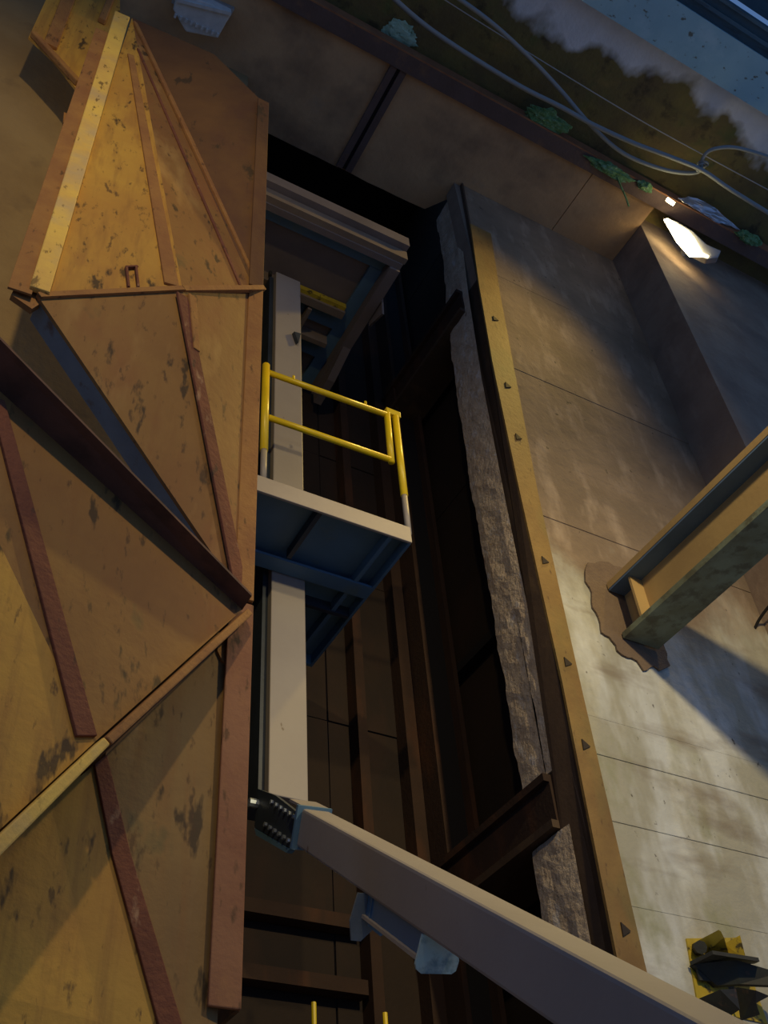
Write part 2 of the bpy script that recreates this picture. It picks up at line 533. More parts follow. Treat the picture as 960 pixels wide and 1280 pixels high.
struct('wall_recess_left', MB().box(1.36, 1.46, 4.31, 5.84, 0, 13.5), M['recess'])
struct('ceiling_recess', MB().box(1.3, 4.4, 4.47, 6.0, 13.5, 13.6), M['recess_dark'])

# soffit slabs
cs = empty_struct('ceiling', (2.0, 3.7, ZC))
edges = [-9, -0.6, 2.70, 5.20, XC + 0.0]
for i in range(4):
    x0, x1 = edges[i] + .005, edges[i + 1] - .005
    yb = 4.46 if x1 > 1.7 else 4.3
    # slightly ragged far edge over the recess
    n = 14
    pts = [V((x0, 3.16, ZC)), V((x1, 3.16, ZC))]
    for k in range(n + 1):
        x = x1 + (x0 - x1) * k / n
        yy = (4.44 if x < 3.95 else 4.2) + (0.03 * noise.noise(V((x * 4, i, 2))) if 1.6 < x < 3.9 else 0)
        pts.append(V((x, yy, ZC)))
    MB().prism(pts, (0, 0, 0.3)).build('soffit_slab', M['soffit'], cs)
MB().prism([(-9, 3.18, ZC + .02), (XC, 3.18, ZC + .02), (XC, 4.15, ZC + .02), (-9, 4.15, ZC + .02)], (0, 0, .25)).build('backing', M['soffit'], cs)
struct('ceiling_slab', MB().box(-9, 9.2, 1.83, 3.50, 12.22, 12.5), M['moss_slab'])
struct('ceiling_rear', MB().box(-9, 9.2, -5, 1.2, 12.75, 12.9), M['teal_dark'])  # unseen roof added to keep overhead daylight off the steel

# ================================================================ THINGS: ceiling steel
t = thing('soffit_joint_bar', (2.8, 3.8, ZC), 'dark double steel bar crossing the brown soffit above the recess', 'steel bar')
MB().box(2.66, 2.73, 3.22, 4.42, ZC - .035, ZC - .001).build('flat_bar', M['edge_steel'], t)
MB().box(2.77, 2.84, 3.22, 4.42, ZC - .035, ZC - .001).build('flat_bar', M['edge_steel'], t)
MB().box(2.725, 2.775, 3.22, 4.42, ZC - .012, ZC - .001).build('web', M['recess_dark'], t)

t = thing('edge_angle', (2.0, 3.12, ZC - .05), 'long rusty steel angle along the front edge of the brown soffit', 'steel angle')
MB().box(-6, 9.1, 3.05, 3.22, ZC - .055, ZC - .04).build('bottom_leg', M['edge_steel'], t)
MB().box(-6, 9.1, 3.035, 3.05, ZC - .055, ZC + .12).build('front_leg', M['edge_rust'], t)

t = thing('teal_girder', (2, 1.6, 12.0), 'large teal painted steel girder with rust specks across the top right corner', 'girder')
MB().box(-6, 9.1, 1.42, 1.86, 12.09, 12.13).build('bottom_flange', M['teal'], t)
MB().box(-6, 9.1, 1.61, 1.65, 12.13, 12.9).build('web', M['teal'], t)
MB().box(-6, 9.1, 1.22, 1.44, 12.20, 12.26).build('side_channel', M['teal_dark'], t)
MB().box(-6, 9.1, 1.30, 1.335, 12.13, 12.20).build('channel_lip', M['teal_dark'], t)
MB().box(-6, 9.1, 1.19, 1.22, 12.14, 12.30).build('channel_lip', M['teal_dark'], t)


def spline(pts, n=10):
    pts = [V(p) for p in pts]
    P = [pts[0] * 2 - pts[1]] + pts + [pts[-1] * 2 - pts[-2]]
    out = []
    for i in range(1, len(P) - 2):
        for k in range(n):
            u = k / n
            a, b, c, d = P[i - 1:i + 3]
            out.append(0.5 * ((2 * b) + (c - a) * u + (2 * a - 5 * b + 4 * c - d) * u * u + (3 * b - a - 3 * c + d) * u ** 3))
    out.append(pts[-1])
    return out


def cable(name, pix, z, r, mat, label, cat='cable', group=None):
    pts = [onZ(x, y, zz) for (x, y), zz in zip(pix, z)]
    o = MB().tube(spline(pts), r, 8).build(name, mat, None, smooth=True)
    return tag(o, label, cat, group)


cable('power_cable', [(470, -22), (540, 38), (640, 102), (700, 133), (740, 155), (790, 178), (840, 197), (878, 213), (915, 238), (975, 275)],
      [11.85] * 10, 0.024, M['cable'], 'thick grey cable running straight along under the mossy slab to the right edge')
cable('power_cable', [(540, -25), (610, 25), (660, 70), (700, 112), (740, 158), (780, 192), (830, 212), (868, 216), (882, 206)],
      [11.93, 11.93, 11.93, 11.93, 11.93, 11.93, 11.93, 11.93, 11.93], 0.022, M['cable'], 'grey cable crossing over the straight cable in a sagging loop')
cable('power_cable', [(876, 212), (879, 197), (890, 187), (915, 184), (945, 191), (985, 205)],
      [11.89] * 6, 0.020, M['cable'], 'short curved grey cable rising from the cable knot towards the right edge')
cable('thin_wire', [(525, -20), (600, 28), (700, 90), (800, 150), (880, 194), (980, 248)], [12.05] * 6, 0.006, M['wire'], 'thin straight wire stretched under the white lime stains', 'wire')
kp = onZ(877, 207, 11.9)
mb = MB()
for a in range(3):
    ring = [kp + V((0.05 * math.cos(q), 0.045 * math.sin(q) + 0.02 * (a - 1), 0.04 * math.sin(q + a))) for q in [2 * math.pi * k / 14 for k in range(15)]]
    mb.tube(ring, 0.010, 6)
tag(mb.build('cable_tie', M['cable'], None, smooth=True), 'knotted tie where the grey cables meet beside the lamp', 'cable tie')
cable('loose_twig', [(768, 210), (775, 230), (782, 246), (786, 258)], [11.92, 11.88, 11.86, 11.84], 0.010, M['moss'], 'thin loose strand hanging from the moss left of the lamp', 'strand')


def clump(name, px, py, z, sx, sy, sz, mat, label, cat, seed):
    c = onZ(px, py, z)
    bm = bmesh.new()
    bmesh.ops.create_icosphere(bm, subdivisions=4, radius=1)
    for v in bm.verts:
        k = 1 + 0.45 * noise.fractal(v.co * 1.7 + V((seed, 0, 0)), 0.7, 2.2, 5) + 0.12 * noise.noise(v.co * 11 + V((0, seed, 0)))
        v.co = V((v.co.x * sx, v.co.y * sy, v.co.z * sz)) * k
    me = bpy.data.meshes.new(name)
    bm.to_mesh(me)
    bm.free()
    me.materials.append(mat)
    o = bpy.data.objects.new(name, me)
    col.objects.link(o)
    o.location = c
    return tag(o, label, cat)


clump('moss_clump', 683, 150, 12.0, 0.24, 0.10, 0.05, M['moss'], 'dark green moss clump on the slab edge below the crossing cables', 'moss', 1.1)
clump('moss_clump', 762, 212, 11.93, 0.30, 0.06, 0.05, M['moss'], 'long green moss clump hanging on the steel angle left of the lamp', 'moss', 2.7)
clump('moss_clump', 806, 233, 11.93, 0.09, 0.05, 0.045, M['moss'], 'small green moss tuft on the steel angle just left of the lamp', 'moss', 5.2)
clump('moss_clump', 936, 298, 11.93, 0.16, 0.06, 0.05, M['moss'], 'yellow green moss tuft on the steel angle right of the lamp', 'moss', 7.4)
clump('lichen_crust', 500, 42, 12.21, 0.17, 0.11, 0.025, M['lichen'], 'pale green crust patch on the slab near the top edge', 'lichen', 3.3)

# flood lamp that is switched on
t = thing('flood_lamp', onY(862, 295, 3.3), 'lit flood lamp glowing white behind the rusty steel angle at upper right', 'lamp')
n = V((-0.55, -0.62, -0.56)).normalized()
p0 = onY(858, 296, 3.22)
gl = [onP(x, y, p0, n) for x, y in [(830, 274), (835, 273), (860, 288), (868, 298), (878, 316), (886, 320), (862, 320), (846, 302)]]
MB().prism(gl, -n * 0.02).build('lit_glass', M['glow'], t)
hb = [onP(x, y, p0 - n * 0.0, n) for x, y in [(832, 270), (846, 275), (866, 287), (884, 304), (902, 312), (898, 321), (884, 323), (862, 312), (845, 290)]]
MB().prism([p - n * 0.025 for p in hb], -n * 0.14).build('housing', M['lamp_grey'], t, bev=0.01)
g2 = onY(838, 252, 3.0)
MB().tube([g2 + V((-0.045, 0, 0.015)), g2 + V((0.045, 0, -0.015))], 0.022, 8).build('lit_lens', M['glow'], t)
MB().bar(onY(862, 295, 3.25), onY(862, 295, 3.25) + V((.1, .23, .02)), .05, .05).build('bracket', M['lamp_grey'], t)
# crumpled foil sheet lying on the angle
bm = bmesh.new()
A_, B_, C_, D_ = onZ(846, 246, 11.98), onZ(880, 248, 12.10), onZ(924, 286, 12.08), onZ(892, 276, 11.94)
G = 14
grid = []
for i in range(G + 1):
    for j in range(7):
        u, v = i / G, j / 6
        lo = A_.lerp(D_, u) if True else None
        hi = A_.lerp(B_, min(1, u * 2)).lerp(C_, max(0, (u - .35) / .65))
        p = lo.lerp(hi, v)
        p = p + V((0, 0, -1)) * (0.02 + 0.05 * noise.noise(p * 9) + 0.03 * noise.noise(p * 23))
        grid.append(bm.verts.new(p))
for i in range(G):
    for j in range(6):
        bm.faces.new([grid[i * 7 + j], grid[i * 7 + j + 1], grid[i * 7 + 8 + j], grid[i * 7 + 7 + j]])
me = bpy.data.meshes.new('foil_sheet')
bm.to_mesh(me)
bm.free()
me.materials.append(M['foil'])
o = bpy.data.objects.new('foil_sheet', me)
col.objects.link(o)
sd = o.modifiers.new('solid', 'SOLIDIFY')
sd.thickness = 0.006
tag(o, 'crumpled silver foil sheet tucked behind the angle above the lit lamp', 'foil')

# unlit box lamp at the top left
t = thing('ceiling_lamp', (0.83, 3.65, 11.75), 'unlit white box lamp under the soffit at top left', 'lamp')
c = [onZ(x, y, 11.80) for x, y in [(216, 12), (232, 40), (272, 48), (289, 18), (262, 4), (222, -8)]]
MB().prism(c, (0, 0, 0.14)).build('diffuser', M['lamp_white'], t, bev=0.012)
c2 = [onZ(x, y, 11.93) for x, y in [(220, -12), (214, 4), (285, 26), (293, 12), (265, 0)]]
MB().prism(c2, (0, 0, 0.07)).build('housing', M['lamp_grey'], t)
l0, l1 = onZ(222, 0, 11.79), onZ(289, 17, 11.79)
MB().bar(l0, l1, 0.03, 0.03).build('rim', M['lamp_white'], t)
q0, q1 = onZ(219, 20, 11.785), onZ(272, 44, 11.785)
for k in range(9):
    p = q0.lerp(q1, k / 8)
    MB().bar(p + V((0, -.02, 0)), p + V((0, .015, 0)), 0.022, 0.02).build('fin', M['lamp_white'], t)

# ================================================================ corner angle on the concrete edge
t = empty_struct('trim_1', (XR - .02, 4.05, 0))
prof = [(0.0, 3.66, 3.86), (3.6, 3.70, 3.88), (5.3, 3.755, 3.905), (7.1, 3.765, 3.945), (8.6, 3.79, 4.02), (9.9, 3.85, 4.09), (11.05, 3.93, 4.18)]
lp = [V((b, 3.975, a)) for a, b, c_ in prof] + [V((c_, 3.975, a)) for a, b, c_ in prof[::-1]]
MB().prism(lp, (0, -.02, 0)).build('front_leg', M['guide_gold'], t)  # lamplight painted into the golden tone of the lit leg
prof.append((ZC - .01, 3.97, 4.2))
lp = [V((b, 3.976, a)) for a, b, c_ in prof] + [V((b, 4.24, a)) for a, b, c_ in prof[::-1]]
MB().prism(lp, (.02, 0, 0)).build('return_leg', M['guide_dark'], t)  # same angle, shade of the unlit leg painted as darker steel


def guide_mid(z):
    for (za, b, c_), (zb_, b2, c2_) in zip(prof[:-1], prof[1:]):
        if za <= z <= zb_: return (b + c_) / 2 * (1 - (z - za) / (zb_ - za)) + (b2 + c2_) / 2 * (z - za) / (zb_ - za)


for z in (3.75, 4.86, 5.47, 6.35, 7.68, 8.35, 9.35):
    x = guide_mid(z)
    MB().prism([(x - .025, 3.954, z - .035), (x + .035, 3.954, z), (x - .02, 3.954, z + .04)], (0, -0.008, 0)).build('anchor_lug', M['anchor'], t)


# recess beams along the return side
def hbeam(z0, z1, y0, y1, label):
    t = thing('recess_beam', (4.05, y0, z0), label, 'beam')
    xa = xface(z0) - .05
    MB().box(xa, 4.14, y0, y1, z1 - .05, z1).build('top_flange', M['recess_rib'], t)
    MB().box(xa, 4.14, y0, y1, z0, z0 + .05).build('bottom_flange', M['guide_dark'], t)
    MB().box(xa + .04, xa + .07, y0, y1, z0 + .05, z1 - .05).build('web', M['recess_rib'], t)


hbeam(9.72, 10.08, 4.2, 5.69, 'upper brown steel beam running into the dark recess beside the concrete edge')
hbeam(4.43, 4.78, 4.2, 5.69, 'lower dark steel beam running into the recess where the concrete edge is broken')
cl = thing('recess_column', (3.9, 5.55, 0), 'tall rust brown steel column standing in the far corner of the recess', 'column')
MB().box(3.80, 3.84, 5.48, 5.69, 0, 12.6).build('flange', M['recess_rib'], cl)
MB().box(4.06, 4.10, 5.48, 5.69, 0, 12.6).build('flange', M['recess_rib'], cl)
MB().box(3.84, 4.06, 5.57, 5.60, 0, 12.6).build('web', M['recess_dark'], cl)

# ================================================================ mortar patch and the I-beam set in the wall
pix = [(735, 703), (760, 702), (782, 712), (800, 735), (815, 770), (832, 812), (838, 832), (825, 838), (818, 832), (805, 838), (790, 822),
       (778, 818), (765, 800), (752, 790), (748, 770), (740, 752), (738, 735), (732, 722)]
pts = []
for i, (x, y) in enumerate(pix):
    x2, y2 = pix[(i + 1) % len(pix)]
    for k in range(3):
        u = k / 3
        j = (random.uniform(-2, 2), random.uniform(-2, 2)) if k else (0, 0)
        pts.append(onY(x + (x2 - x) * u + j[0], y + (y2 - y) * u + j[1], YW - .018))
mp = MB().prism(pts, (0, 0.012, 0)).build('mortar_patch', M['mortar'], None)
tag(mp, 'ragged brown mortar patch around the beam end on the lit wall', 'mortar')

t = thing('steel_joist', (4.5, 3.9, 5.87), 'ochre steel I-beam projecting from the lit concrete wall towards the right edge', 'beam')
yb0, yb1 = 3.97, -4.0
MB().box(4.41, 4.73, yb1, yb0, 6.315, 6.37).build('top_flange', M['beam_tan'], t)
MB().box(4.415, 4.725, yb1, yb0, 6.30, 6.315).build('top_flange_underside', M['beam_shaded'], t)  # thin layer that carries the painted shade
MB().box(4.555, 4.575, yb1, yb0, 5.92, 6.30).build('web', M['beam_tan'], t)
MB().box(4.42, 4.73, yb1, yb0, 5.875, 5.92).build('bottom_flange', M['beam_green'], t)
MB().box(4.45, 4.555, 3.78, 3.80, 5.92, 6.30).build('stiffener', M['beam_tan'], t)

# hanging cable at the right edge
pts = [onX(x, y, 5.95) for x, y in [(985, 735), (962, 757), (946, 780), (938, 806), (938, 832)]]
tag(MB().tube(spline(pts), .012, 8).build('drop_cable', M['recess_dark'], None, smooth=True), 'thin dark cable looping down at the right edge below the beam', 'cable')

# yellow anchor bracket, lower right
t = thing('anchor_bracket', (4.5, 3.9, 3.4), 'yellow and black welded anchor bracket on the wall at lower right', 'bracket')


def W(x, y, d=0.0): return onY(x, y, YW - .012 - d)


MB().prism([W(858, 1173), (W(925, 1172)), W(932, 1200), W(960, 1280), W(880, 1262), W(871, 1247)], (0, 0.02, 0)).build('back_plate', M['bracket_yellow'], t)
MB().prism([W(874, 1178, .02), W(901, 1164, .22), W(905, 1172, .22), W(912, 1196, .02), W(880, 1192, .02)], (0, .012, .012)).build('gusset', M['bracket_yellow'], t)
MB().prism([W(905, 1180, .02), W(925, 1169, .12), W(933, 1200, .12), W(912, 1200, .02)], (.012, .012, 0)).build('gusset', M['bracket_yellow'], t)
MB().prism([W(862, 1202, .02), W(890, 1188, .16), W(948, 1197, .22), W(942, 1200, .05), W(880, 1206, .02)], (0, 0, -.02)).build('shelf_plate', M['bracket_dark'], t)
MB().prism([W(866, 1205, .03), W(920, 1200, .14), W(975, 1216, .2), W(975, 1232, .2), W(925, 1230, .1), W(896, 1232, .03)], (0, .03, 0)).build('box_arm', M['bracket_dark'], t)
MB().prism([W(868, 1206, .015), W(885, 1204, .015), W(892, 1228, .015), W(873, 1226, .015)], (0, -.012, 0)).build('web_plate', M['bracket_dark'], t)
MB().prism([W(874, 1248, .02), W(900, 1237, .18), W(920, 1236, .18), W(925, 1262, .16), W(905, 1275, .05)], (0, .014, 0)).build('lower_gusset', M['bracket_dark'], t)
MB().prism([W(922, 1234, .1), W(945, 1238, .2), W(962, 1245, .2), W(945, 1254, .16), W(950, 1268, .14), W(928, 1275, .05)], (0, .014, 0)).build('lower_gusset', M['bracket_dark'], t)
MB().tube([W(872, 1186, .01), W(876, 1184, .07)], .035, 8).build('pin', M['bracket_dark'], t)

# ================================================================ the tower: columns, platforms, rail, strut
t = thing('steel_mast', (2.1, 4.7, 0), 'pale grey steel box column rising between the two platforms', 'column')
MB().box(2.065, 2.305, 4.60, 4.66, 4.50, 9.72).build('box_section', M['grey_paint'], t, bev=0.006)
MB().box(2.03, 2.20, 4.661, 4.90, 4.50, 9.70).build('rear_channel', M['dark_blue'], t)
pl = onY(369, 424, 4.595)
MB().prism([pl + V((-.03, 0, .06)), pl + V((.03, 0, .07)), pl + V((.005, 0, -.08))], (.01, -.03, 0)).build('lug', M['dark_blue'], t)

# lower platform
PX0, PX1, PY0, PY1, PZ = 1.64, 2.76, 3.97, 5.42, 6.13
t = thing('platform', (2.2, 4.6, PZ), 'lower platform with beige front edge and blue underside around the grey column', 'platform')
MB().box(PX0, PX1, PY0, PY0 + .02, PZ - .02, PZ + .115).build('front_fascia', M['beige_paint'], t, bev=0.004)
MB().prism([(PX1 - .02, PY0 + .02, PZ - .02), (PX1 - .02, PY1, PZ - .02), (PX1 - .02, PY1, PZ + .1), (PX1 - .02, PY0 + .02, PZ + .1)], (.02, 0, 0)).build('side_fascia', M['blue_paint'], t)
MB().box(PX0, PX1 - .02, PY0 + .02, 4.59, PZ + .06, PZ + .10).build('deck_plate', M['blue_paint'], t)
MB().box(2.32, PX1 - .02, 4.59, PY1, PZ + .06, PZ + .10).build('deck_plate', M['blue_paint'], t)
MB().box(2.10, 2.13, PY0 + .02, 4.45, PZ - .01, PZ + .06).build('rib', M['dark_blue'], t)
MB().box(2.60, 2.63, PY0 + .02, PY1, PZ - .01, PZ + .06).build('rib', M['blue_paint'], t)
MB().box(PX0, PX1 - .02, 4.47, 4.59, PZ - .02, PZ + .0).build('cross_channel', M['blue_paint'], t)
MB().box(PX0, PX1 - .02, 4.575, 4.59, PZ - .0, PZ + .06).build('cross_channel_web', M['blue_paint'], t)
MB().box(2.32, PX1 - .02, 4.80, 4.83, PZ - .02, PZ + .06).build('rib', M['dark_blue'], t)
MB().box(2.32, PX1 - .02, PY1 - .03, PY1, PZ - .02, PZ + .06).build('rib', M['blue_paint'], t)

# safety gate and its posts
t = thing('guard_rail', (2.2, 3.99, PZ + .1), 'bright yellow tubular guard rail on the lower platform', 'railing')
YR = 4.018
pa, pb = onY(328, 596, YR), onY(333.5, 457, YR)
xl = (pa.x + pb.x) / 2
zt = pb.z
zy = onY(330, 563, YR).z
MB().tube([(xl, YR, PZ + .10), (xl, YR, zy)], .021, 10).build('post_foot', M['grey_paint'], t, smooth=True)
MB().tube([(xl, YR, zy), (xl, YR, zt)], .027, 12).build('post', M['yellow'], t, smooth=True)
pr = onY(496, 522, YR)
xr = onY(502, 590, YR).x
zr = pr.z
zy2 = onY(503, 619, YR).z
MB().tube([(xr, YR, PZ + .10), (xr, YR, zy2)], .021, 10).build('post_foot', M['grey_paint'], t, smooth=True)
MB().tube([(xr, YR, zy2), (xr, YR, zr)], .026, 12).build('post', M['yellow'], t, smooth=True)
h1a, h1b = onY(336, 466, YR), onY(484, 519, YR)
h2a, h2b = onY(336, 522, YR), onY(489, 575, YR)
tr_ = MB().tube([h1a, h1b], .022, 12).build('top_rail', M['yellow'], t, smooth=True)
MB().tube([h2a, h2b], .022, 12).build('mid_rail', M['yellow'], t, smooth=True)
MB().tube([h1b + V((0, 0, .02)), h2b + V((0, 0, -.025))], .024, 12).build('gate_stile', M['yellow'], t, smooth=True)
hg = onY(492, 518, YR)
MB().box(hg.x - .07, hg.x + .05, YR - .02, YR + .02, hg.z - .03, hg.z + .03).build('latch', M['yellow'], t, bev=.004)
for x, y in ((367, 474), (457, 506)):
    p = onY(x, y, YR)
    MB().tube([p, p + V((0, 0, .035))], .010, 8).build('bolt', M['yellow'], tr_)

# upper platform
UX0, UX1, UY0, UY1, UZ = 1.64, 3.06, 4.02, 5.70, 9.74
t = thing('platform', (2.3, 4.8, UZ), 'upper grey platform in shadow near the soffit seen from below', 'platform')
MB().box(UX0, UX1 + .02, UY0 - .10, UY0, UZ + .16, UZ + .30).build('front_fascia', M['grey_shaded'], t)
MB().box(UX0, UX1 + .02, UY0 - .04, UY0 + .02, UZ + .02, UZ + .15).build('front_channel', M['beige_shaded'], t)
MB().box(UX0, UX1, UY0 + .02, UY0 + .08, UZ, UZ + .02).build('front_lip', M['grey_shaded'], t)
MB().box(UX0, UX1 - .1, UY0 + .02, UY1, UZ + .15, UZ + .17).build('deck_panel', M['grey_shaded'], t)
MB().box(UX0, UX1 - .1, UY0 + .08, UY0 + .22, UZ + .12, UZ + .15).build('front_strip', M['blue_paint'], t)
MB().box(UX1 - .10, UX1, UY0 + .08, UY1, UZ - .03, UZ + .15).build('side_channel', M['grey_shaded'], t)
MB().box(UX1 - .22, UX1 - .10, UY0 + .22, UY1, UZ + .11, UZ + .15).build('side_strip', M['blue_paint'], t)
MB().box(UX0, UX1 - .22, 4.74, 4.82, UZ + .02, UZ + .15).build('cross_beam', M['beige_shaded'], t)
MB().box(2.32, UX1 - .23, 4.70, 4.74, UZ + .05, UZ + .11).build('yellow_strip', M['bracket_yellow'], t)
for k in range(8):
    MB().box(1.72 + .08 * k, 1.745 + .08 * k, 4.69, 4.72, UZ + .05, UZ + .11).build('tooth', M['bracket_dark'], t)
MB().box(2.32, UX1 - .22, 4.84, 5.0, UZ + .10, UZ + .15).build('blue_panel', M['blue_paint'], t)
MB().box(2.50, 2.54, 4.84, 5.15, UZ + .0, UZ + .15).build('web_plate', M['beige_shaded'], t)
MB().box(2.32, UX1 - .22, 5.12, 5.17, UZ + .0, UZ + .15).build('cross_beam', M['beige_shaded'], t)
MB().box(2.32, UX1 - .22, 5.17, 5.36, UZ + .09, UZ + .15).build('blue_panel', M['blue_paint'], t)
hk = onX(470, 390, UX1 + .01)
MB().prism([hk + V((0, -.12, .16)), hk + V((0, .14, .12)), hk + V((0, .14, -.04)), hk + V((0, .02, -.10)), hk + V((0, -.10, -.16))], (.02, 0, 0)).build('hook_plate', M['grey_shaded'], t)
MB().prism([(UX1 - .08, 5.05, UZ - .03), (UX1 - .08, 5.70, UZ - .03), (UX1 - .08, 5.70, UZ - .16), (UX1 - .08, 5.40, UZ - .14)], (.08, 0, 0)).build('haunch', M['grey_shaded'], t)

# raking strut
S0 = V((2.063, 4.45, 4.331))
s_ = V((-0.1273, -0.8012, -0.5847)).normalized()
h_ = s_.cross(V((0, 0, 1))).normalized()      # towards the left face
n_ = h_.cross(s_)
SW, SH = 0.067, 0.084
tend = S0.z / -s_.z


def SP(a, b, c): return S0 + s_ * a + h_ * b + n_ * c


def sbox(mb, a0, a1, b0, b1, c0, c1):
    return mb.prism([SP(a0, b0, c0), SP(a0, b1, c0), SP(a0, b1, c1), SP(a0, b0, c1)], s_ * (a1 - a0))


t = thing('raking_strut', SP(tend, 0, 0), 'long grey box strut slanting from the column foot to the lower right corner', 'strut')

def strut_a(px, py):
    """station along the strut where its lower left edge meets this sight line"""
    best = None
    for k in range(-60, 400):
        a = k * .01
        P = SP(a, SW, -SH) - EYE
        q = V((sum(R[i][0] * P[i] for i in range(3)), sum(R[i][1] * P[i] for i in range(3)), sum(R[i][2] * P[i] for i in range(3))))
        u = (480 + F_PX * q.x / q.z - px) ** 2 + (640 + F_PX * q.y / q.z - py) ** 2
        if best is None or u < best[0]: best = (u, a)
    return best[1]


ac = strut_a(366, 1064)
sbox(MB(), ac, tend - .06, -SW, SW, -SH, SH).build('box_section', M['grey_paint'], t, bev=0.012)
sbox(MB(), ac - .03, ac - .001, -SW - .01, SW + .02, -SH - .015, SH + .012).build('end_plate', M['blue_paint'], t)
XS = 1.985
sp_ = MB().prism([onX(x, y, XS) for x, y in [(322, 986), (344, 994), (372, 1016), (362, 1060), (318, 1034)]], (.02, 0, 0)).build('splice_plate', M['dark_blue'], t)
sbox(MB(), ac - .26, ac - .03, -SW, SW, SH, SH + .012).build('cap_plate', M['grey_paint'], t)
MB().prism([onX(x, y, XS) for x, y in [(318, 1035), (362, 1061), (358, 1066), (320, 1044)]], (.03, 0, 0)).build('splice_lip', M['blue_paint'], t)
for (xa, ya), (xb_, yb_) in (((341, 1003), (369, 1021)), ((333, 1031), (362, 1051))):
    for k in range(6):
        p = onX(xa + (xb_ - xa) * k / 5, ya + (yb_ - ya) * k / 5, XS)
        MB().tube([p, p + V((-.014, 0, 0))], .012, 6).build('bolt', M['bolt'], sp_)
p = onX(322, 1005, XS)
MB().tube([p, p + V((-.05, 0, 0))], .024, 8).build('pin', M['bolt'], sp_)
# hanger under the strut
a0, a1 = strut_a(446, 1112), strut_a(524, 1166)
t2 = thing('hanger_channel', SP(a0, 0, -SH), 'short blue steel channel with pale end plate bolted under the grey strut', 'bracket')
sbox(MB(), a0 + .02, a1 - .006, -.03, .045, -SH - .085, -SH - .001).build('channel', M['blue_paint'], t2)
sbox(MB(), a0 + .03, a1 - .01, .045, .06, -SH - .085, -SH - .073).build('channel_lip', M['beige_paint'], t2)
MB().prism([SP(a0 + .06, b, c) for b, c in [(-.02, -SH - .002), (.085, -SH - .002), (.10, -SH - .10), (.085, -SH - .165), (.05, -SH - .165), (-.02, -SH - .09)]],
           s_ * .012).build('end_plate', M['flange_blue'], t2)
MB().prism([SP(a0 + .12, b, c) for b, c in [(-.05, -SH - .002), (.05, -SH - .002), (.05, -SH - .10), (.0, -SH - .13), (-.05, -SH - .10)]],
           s_ * .012).build('middle_plate', M['blue_paint'], t2)
pp = [(.062, -SH - .002), (-.055, -SH - .002), (-.07, -SH - .07), (-.064, -SH - .10), (-.05, -SH - .11), (.05, -SH - .115), (.066, -SH - .105), (.072, -SH - .09)]
MB().prism([SP(a1, b, c) for b, c in pp], s_ * .012).build('end_plate', M['pale_plate'], t2)

# lower landing with two thin yellow posts, just entering at the bottom edge
t = thing('lower_landing', (2.4, 4.5, 0), 'two thin yellow rail posts rising from below the bottom edge', 'railing')
MB().box(2.12, 2.9, 4.30, 4.55, 1.95, 2.05).build('deck', M['recess_dark'], t)
for x in (2.2, 2.8):
    MB().box(x - .03, x + .03, 4.4, 4.46, 0, 1.95).build('leg', M['recess_dark'], t)
for px, py in ((392, 1253), (481, 1266)):
    p = onY(px, py, 4.4)
    MB().tube([(p.x, 4.4, 2.05), p], .012, 8).build('post', M['yellow'], t)

# ================================================================ the faceted steel gate on the left
gate = thing('steel_gate', (0.6, 3.0, 0), 'large rusty orange gate of folded triangular steel plates filling the left side', 'gate')


def gp(x, y, d): return onY(x, y, d)


gA = gp(165, 22, 3.28)
gB = gp(48, 371, 2.78)
gC = gp(318, 362, 2.98)
gC2 = gp(329, 361, 2.98)
gD = gp(306, 752, 2.98)
gK = gp(329, 128, 2.98)
gT = gp(268, 68, 3.3)


def plane(*p):
    n = (p[1] - p[0]).cross(p[2] - p[0]).normalized()
    if n.dot(EYE - p[0]) < 0: n = -n
    return p[0], n


def facet(name, pts, mat, th=0.02, bev=0.0):
    p0, n = plane(pts[0], pts[1], pts[2])
    return MB().prism(pts, -n * th).build(name, mat, gate)


def strip(name, pl, a, b, w, h, mat, w2=None, lift=0.0):
    """flat bar welded on a facet between two sighted points, w wide in metres"""
    p0, n = pl
    A = onP(a[0], a[1], p0, n)
    B = onP(b[0], b[1], p0, n)
    d = (B - A).normalized()
    s = d.cross(n).normalized()
    w2 = w if w2 is None else w2
    pts = [A + s * w / 2, B + s * w2 / 2, B - s * w2 / 2, A - s * w / 2]
    return MB().prism([p + n * lift for p in pts], n * h).build(name, mat, gate, bev=min(h, w) * .2)


# upper bay
gM = gp(228, 362, 2.80)
facet('skin_panel', [gB, gM, gA], M['skin_lit'])
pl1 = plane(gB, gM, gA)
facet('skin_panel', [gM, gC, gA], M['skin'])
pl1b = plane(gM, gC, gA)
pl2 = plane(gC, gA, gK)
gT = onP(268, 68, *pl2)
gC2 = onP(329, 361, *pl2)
facet('skin_panel', [gC, gA, gT, gK, gC2], M['skin_shaded'])
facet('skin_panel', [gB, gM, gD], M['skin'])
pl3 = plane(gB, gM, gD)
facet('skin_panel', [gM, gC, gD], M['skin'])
pl3b = plane(gM, gC, gD)
